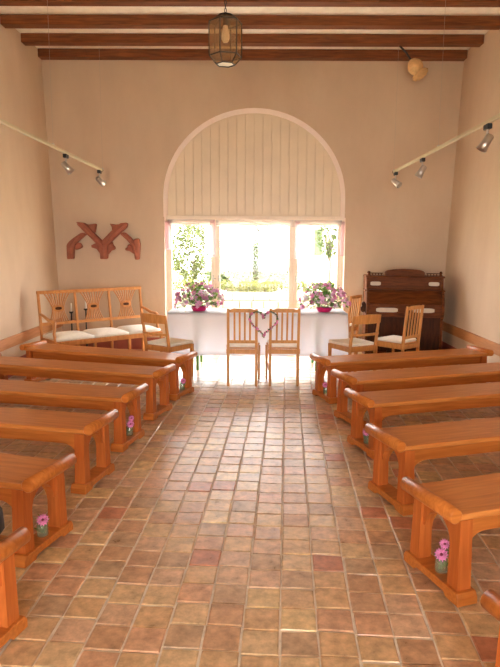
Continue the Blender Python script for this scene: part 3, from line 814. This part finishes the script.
for nm_, pl_, d_ in (('ridge_mould', [(136, 108), (190, 158), (244, 208), (248, 264)], .15), ('ridge_mould', [(345, 112), (300, 150), (250, 202)], .15),
                    ('ridge_mould', [(155, 155), (120, 180), (99, 208), (95, 264)], .13), ('ridge_mould', [(331, 153), (362, 180), (386, 206), (398, 266)], .13)):
    MB().tube([(wpx(*q)[0], -d_-.004, wpx(*q)[1]) for q in pl_], .024, 8).build(nm_, M_carve, tr)

# ------------------------------------------------------------------ harmonium
og = thing('harmonium', 'dark walnut harmonium with arched crest and pale cloth insets in the corner', 'harmonium', (2.175, 8.72, 0), rad(-5))
OW = .55
def ob(name, c, d, bev=.006, mat=M_organ, parent=og): return MB().box(c, d, bev).build(name, mat, parent)
ob('plinth', (0, .26, .05), (2*OW, .50, .10)); 
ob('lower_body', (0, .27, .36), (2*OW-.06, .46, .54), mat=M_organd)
for s in (-1, 1):
    MB().prism([(0.0, .0), (.50, .0), (.50, 1.20), (.12, 1.20), (.10, 1.04), (.02, .98), (-.03, .84), (-.045, .70), (-.02, .62), (.03, .58), (.03, .12), (.0, .08)], 'x', s*(OW-.012)-.018, s*(OW-.012)+.018, bev=.005).build('side_panel', M_organ, og)
ob('keyboard_case', (0, .20, .715), (2*OW-.06, .46, .19))
MB().prism([(-.02, .81), (.40, .81), (.40, .99), (.09, .99)], 'x', -OW+.03, OW-.03, bev=.006).build('keyboard_lid', M_organ, og)
ob('shelf', (0, .22, 1.0), (2*OW+.05, .32, .022), .005)
up = ob('upper_panel', (0, .30, 1.10), (2*OW-.04, .36, .18))
ob('cornice', (0, .29, 1.20), (2*OW+.04, .40, .028), .006)
pl = [(-.285, 1.19), (.285, 1.19), (.285, 1.27)] + [(.27*math.cos(PI*k/14), 1.278+.036*math.sin(PI*k/14)) for k in range(15)] + [(-.285, 1.27)]
MB().prism(pl, 'y', .13, .19, bev=.008).build('crest', M_organ, og)
for s in (-1, 1):
    def pill(cx_, cz, a, b_, y): return MB().prism([(cx_+max(-1, min(1, 1.15*math.cos(2*PI*k/24)))*a, cz+b_*max(-1, min(1, 1.25*math.sin(2*PI*k/24)))) for k in range(24)], 'y', y-.006, y+.004)
    pill(s*.42, 1.10, .075, .028, .118).build('cloth_inset', M_cream, og)
    pill(s*.26, .725, .155, .032, -.03+.001).build('cloth_inset', M_cream, og)
    MB().lathe([(0, 1.214), (.022, 1.214), (.026, 1.225), (.014, 1.238), (.024, 1.255), (.018, 1.275), (0, 1.285)], 12, M=T(s*(OW-.03), .16)).build('finial', M_organ, og)
    MB().box((s*.42, .17, 1.249), (.21, .018, .012), .003).build('gallery_rail', M_organ, og)
    for k in range(5): MB().tube([(s*.42-.085+k*.0425, .17, 1.212), (s*.42-.085+k*.0425, .17, 1.245)], .006, 6).build('spindle', M_organ, og)
# carved bracket swung out on the side facing the table
pl = [(-OW-.01, .80), (-OW-.03, .84), (-OW-.06, .835), (-OW-.075, .80), (-OW-.06, .775), (-OW-.085, .75), (-OW-.08, .70), (-OW-.05, .68), (-OW-.03, .70), (-OW-.01, .66)]
MB().prism(pl, 'y', .0, .05, bev=.008).build('candle_bracket', M_organd, og)
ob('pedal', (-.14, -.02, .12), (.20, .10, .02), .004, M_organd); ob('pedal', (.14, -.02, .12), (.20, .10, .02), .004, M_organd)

# ------------------------------------------------------------------ track lighting
def track(X, Zt, y1, name_l, side):
    t = thing('track_rail', 'cream ceiling-hung lighting rail running above the %s' % name_l, 'light rail', (X, 0, Zt))
    y0 = -1.2
    MB().box((0, (y0+y1)/2, 0), (.034, y1-y0, .032), .004).build('rail', M_track, t)
    MB().box((0, y1+.01, 0), (.038, .02, .036), .003).build('end_cap', M_black, t)
    for y in (y1-.06, 6.5, 3.5, .5):
        yb = min(BY, key=lambda q: abs(q-y))
        MB().tube([(0, yb, .016), (0, yb, ZB-Zt)], .0013, 5).build('suspension_wire', M_brass, t)
        MB().box((0, yb, .025), (.02, .05, .018), .003).build('suspension_clip', M_silver, t)
    return t
zt = 2.675
track(-2.17, zt, 8.62, 'settee side', 'L'); track(1.925, zt, 8.66, 'harmonium side', 'R')
def spot(X, y, az_, tilt, label):
    t = thing('track_spotlight', label, 'spotlight', (X, y, zt-.017), group='track spotlights')
    MB().box((0, 0, -.022), (.04, .10, .042), .004).build('adapter', M_black, t)
    MB().tube([(0, 0, -.043), (0, 0, -.11)], .010, 8).build('stem', M_silver, t)
    Mx = T(0, 0, -.135, az_, tilt)
    hd = MB().lathe([(0, .055), (.026, .055), (.034, .045), (.036, -.02), (.046, -.085), (.042, -.085), (.032, -.03), (0, -.028)], 16, M=Mx).build('lamp_head', M_silver, t)
    MB().lathe([(0, -.055), (.036, -.058)], 16, M=Mx).build('lens', M_cream, hd)
spot(-2.17, 7.02, rad(100), rad(-40), 'silver track spotlight midway on the rail above the settee side')
spot(-2.17, 8.50, rad(-30), rad(60), 'silver track spotlight at the window end of the rail above the settee side')
spot(1.925, 8.55, rad(40), rad(-55), 'silver track spotlight at the window end of the rail above the harmonium side')
spot(1.925, 7.20, rad(80), rad(30), 'silver track spotlight second from the window on the harmonium-side rail')
spot(1.925, 5.22, rad(80), rad(30), 'silver track spotlight third from the window on the harmonium-side rail')

# ------------------------------------------------------------------ hexagonal lantern
lp = aty(225.5, 40, 5.3)
ln = thing('hanging_lantern', 'hexagonal leaded glass lantern hanging on a chain from the beams', 'lantern', (lp.x, 5.3, 0), rad(14))
R0, R1, R2 = .138, .056, .080
z0, z1, z2, z3 = 3.145, 3.208, 3.475, 3.525
def hx6(R, z): return [Vector((R*math.cos(PI/3*k), R*math.sin(PI/3*k), z)) for k in range(6)]
A, B, C_, D_ = hx6(R2, z0), hx6(R0, z1), hx6(R0, z2), hx6(R1, z3)
for k in range(6):
    j = (k+1) % 6
    for a, b, nm in ((A, B, 'lower_pane'), (B, C_, 'side_pane'), (C_, D_, 'upper_pane')):
        cen = (a[k]+a[j]+b[k]+b[j])/4; nn = (a[j]-a[k]).cross(b[k]-a[k]).normalized()*.0015
        q = [a[k], a[j], b[j], b[k]]
        vs_ = [p+nn for p in q]+[p-nn for p in q]
        MB().add(vs_, [[0, 1, 2, 3], [7, 6, 5, 4]]+[[i, 4+i, 4+(i+1) % 4, (i+1) % 4] for i in range(4)]).build(nm, M_lglass, ln)
cm = MB()
for k in range(6):
    j = (k+1) % 6
    for a, b in ((A[k], B[k]), (B[k], C_[k]), (C_[k], D_[k]), (A[k], A[j]), (B[k], B[j]), (C_[k], C_[j]), (D_[k], D_[j])):
        cm.tube([a, b], .0048, 6)
cm.build('lead_frame', M_black, ln)
MB().add([p for p in hx6(R2-.004, z0+.003)]+[p for p in hx6(R2-.004, z0+.008)], [[5, 4, 3, 2, 1, 0], [6, 7, 8, 9, 10, 11]]).build('bottom_pane', M_lpane, ln)
MB().lathe([(0, z3-.004), (R1+.006, z3-.004), (R1+.006, z3+.006), (.025, z3+.016), (.010, z3+.028), (0, z3+.028)], 12).build('cap', M_black, ln)
MB().lathe([(0, z3-.075), (.022, z3-.075), (.022, z3-.004)], 10).build('socket', M_black, ln)
MB().lathe([(0, 3.315), (.02, 3.32), (.034, 3.345), (.034, 3.375), (.024, 3.42), (.018, z3-.07)], 14).build('bulb', M_bulb, ln)
ch = MB(); z = z3+.026; k = 0
while z < ZC-.03:
    pts = [Vector((.009*math.cos(2*PI*q/10), 0, z+.018+.018*math.sin(2*PI*q/10))) for q in range(11)]
    ch.tube(pts, .0028, 5, caps=False, M=Matrix.Rotation(PI/2*(k % 2), 4, 'Z')); z += .030; k += 1
ch.build('chain', M_black, ln)
MB().lathe([(0, ZC-.04), (.04, ZC-.03), (.045, ZC-.002), (0, ZC-.002)], 14).build('ceiling_rose', M_black, ln)

# ------------------------------------------------------------------ dried poppy pod hanging from the beam
pa, pb, pc = aty(400, 44, 8.72), aty(411, 60, 8.66), aty(422, 77, 8.53)
pod = thing('poppy_pod_ornament', 'large dried poppy pod ornament hanging by a dark stalk from the beam', 'ornament', (pb.x, pb.y, pb.z))
ax = (pc-pb); L = ax.length; Mx = ax.to_track_quat('Z', 'Y').to_matrix().to_4x4()
pa.z = min(pa.z, ZB)
MB().tube([pa-pb, (pa-pb)*.5+Vector((.012, 0, .006)), Vector((0, 0, 0)), ax*.05], .013, 7).build('stalk', M_black, pod)
MB().lathe([(0, .0), (.03, .008), (.065, .035), (.098, .09), (.106, .135), (.09, .185), (.06, .215), (.05, .225)], 20, M=Mx).build('seed_head', M_pod, pod)
cr = MB(); nn_ = 24; vs_ = [(0, 0, .238)]
for k in range(nn_):
    q = 2*PI*k/nn_; vs_.append((.05*math.cos(q), .05*math.sin(q), .222))
for k in range(nn_):
    q = 2*PI*k/nn_; rr = .122 if k % 2 else .104; vs_.append((rr*math.cos(q), rr*math.sin(q), .262))
for k in range(nn_):
    q = 2*PI*k/nn_; rr = .116 if k % 2 else .098; vs_.append((rr*math.cos(q), rr*math.sin(q), .272))
fs = []
for k in range(nn_):
    j = (k+1) % nn_; fs += [[1+k, 1+j, 1+nn_+j, 1+nn_+k], [1+nn_+k, 1+nn_+j, 1+2*nn_+j, 1+2*nn_+k], [0, 1+2*nn_+k, 1+2*nn_+j]]
cr.add(vs_, fs, True, Mx).build('crown', M_pod, pod)

# ------------------------------------------------------------------ garden beyond the window
M_lawn = plain('garden_gravel', (.62, .58, .46), .9, bump=.3, var=.12, vscale=3)
M_hedge = leafy('hedge_leaf', (.12, .13, .025)); M_bush = leafy('bush_leaf', (.055, .085, .02)); M_tree = leafy('tree_leaf', (.12, .15, .05))
M_stone = plain('pale_limestone', (.22, .20, .14), .9, bump=.4, var=.16, vscale=5)
M_house = plain('white_render', (.85, .83, .78), .9); M_shut = plain('sage_shutter', (.05, .07, .035), .6); M_bark = plain('grey_bark', (.08, .065, .05), .9, bump=.4)
g = MB().box((0, 24, -.10), (60, 28, .16)); struct('ground', g, M_lawn, 'pale gravel and lawn of the sunlit garden')
g = MB().box((0, -12, -.10), (60, 17.3, .16)); struct('ground', g, M_lawn, 'pale forecourt outside the added fill-light opening')
gw = thing('garden_wall', 'low pale stone wall in the garden outside the window', 'wall', (0, 14.2, 0))
rnd = random.Random(31)
MB().box((0, .12, .26), (9.6, .20, .54)).build('wall_core', M_stone, gw)
for row in range(3):
    x = -4.8 + rnd.uniform(0, .2)
    while x < 4.8:
        wd = rnd.uniform(.26, .50)
        MB().box((x+wd/2, .0, -.02+.185*row+.09), (wd-.02, .12+rnd.uniform(0, .05), .168), .022).build('stone', M_stone, gw); x += wd
def bush(name, label, c, r, n, mat, lsz, seed, trunk=None, cat='bush', group=None):
    rnd = random.Random(seed); t = thing(name, label, cat, (c[0], c[1], 0), 0, group); z0_ = t.location.z
    lm = MB()
    for k in range(n):
        q = rnd.uniform(0, 2*PI); u = rnd.uniform(-1, 1); s_ = math.sqrt(1-u*u); rr = rnd.uniform(.55, 1)**.6
        rr *= 1+.18*math.sin(3*q+seed)*math.cos(2.3*u+seed)
        p = Vector((math.cos(q)*s_*r[0]*rr, math.sin(q)*s_*r[1]*rr, c[2]-z0_+u*r[2]*rr))
        if p.z+z0_ < .02: continue
        leaf(lm, p, (rnd.uniform(-1, 1), rnd.uniform(-1, 1), rnd.uniform(-.6, 1)), rnd.uniform(.7, 1.3)*lsz, lsz*.32, rnd)
    o = lm.build('foliage', mat, t); o['kind'] = 'stuff'
    tk = trunk or (.03, c[2])
    mb = MB(); mb.tube([(0, 0, 0), (.05, 0, tk[1]*.5), (0, 0, tk[1])], [tk[0], tk[0]*.8, tk[0]*.5], 8)
    for k in range(6):
        q = k*1.1; mb.tube([(0, 0, tk[1]*.6), (math.cos(q)*r[0]*.4, math.sin(q)*r[1]*.4, c[2]-z0_+r[2]*.2), (math.cos(q)*r[0]*.7, math.sin(q)*r[1]*.7, c[2]-z0_+r[2]*.5)], [tk[0]*.5, tk[0]*.3, tk[0]*.12], 6)
    mb.build('trunk', M_bark, t)
# clipped hedge growing along the top of the wall
hg = thing('garden_hedge', 'yellow-green clipped hedge along the top of the garden wall', 'hedge', (0, 14.72, .0)); lm = MB()
for k in range(9000):
    p = Vector((rnd.uniform(-4.8, 4.8), rnd.uniform(-.22, .22), .53+rnd.uniform(0, .22)+.03*math.sin(k)))
    leaf(lm, p, (rnd.uniform(-1, 1), rnd.uniform(-1, .5), rnd.uniform(-.3, 1)), rnd.uniform(.05, .09), .02, rnd)
o = lm.build('foliage', M_hedge, hg); o['kind'] = 'stuff'
mb = MB()
for k in range(24): mb.tube([(-4.7+k*.41, .0, 0), (-4.7+k*.41, .02, .62)], .015, 5)
mb.build('stems', M_bark, hg)
bush('garden_bush', 'rounded green bush outside the middle light of the window', (-.25, 17.6, .95), (1.35, .8, .75), 9000, M_bush, .13, 1, group='garden shrubs')
bush('garden_bush', 'tall loose green shrub outside the settee-side light of the window', (-2.1, 19.9, 1.35), (.75, .6, 1.1), 3600, M_tree, .12, 2, group='garden shrubs')
bush('garden_tree', 'thin pale tree with dark trunk beyond the middle of the window', (.35, 21.0, 2.7), (1.5, 1.2, .8), 1600, M_tree, .13, 3, (.10, 2.5), 'tree')
bush('garden_tree', 'slender leafy tree standing against the white house', (2.45, 20.3, 1.9), (.45, .4, .7), 700, M_bush, .12, 4, (.05, 1.9), 'tree')
hs = thing('white_house', 'white rendered house with sage shuttered window seen through the glass', 'house', (3.1, 23.0, 0))
MB().box((.4, .6, 1.9), (4.6, 1.2, 3.8)).build('wall', M_house, hs)
MB().prism([(-2.1, 3.8), (2.9, 3.8), (2.6, 4.6), (-1.8, 4.6)], 'y', -.25, 1.4).build('roof', M_red, hs)
for x in (-.75,):
    MB().box((x, -.015, 1.75), (.30, .05, 1.0)).build('shutter', M_shut, hs); MB().box((x+.42, -.02, 1.75), (.46, .05, .95)).build('window', M_frame, hs)
    for z in (1.5, 1.75, 2.0): MB().box((x+.42, -.05, z), (.46, .02, .03)).build('glazing_bar', M_shut, hs)
pt_ = thing('gate_post', 'slim pale post standing before the white house', 'post', (1.55, 19.0, 0))
MB().box((0, 0, .95), (.14, .14, 1.9), .01).build('shaft', M_stone, pt_); MB().box((0, 0, 1.93), (.18, .18, .06), .01).build('cap', M_stone, pt_)
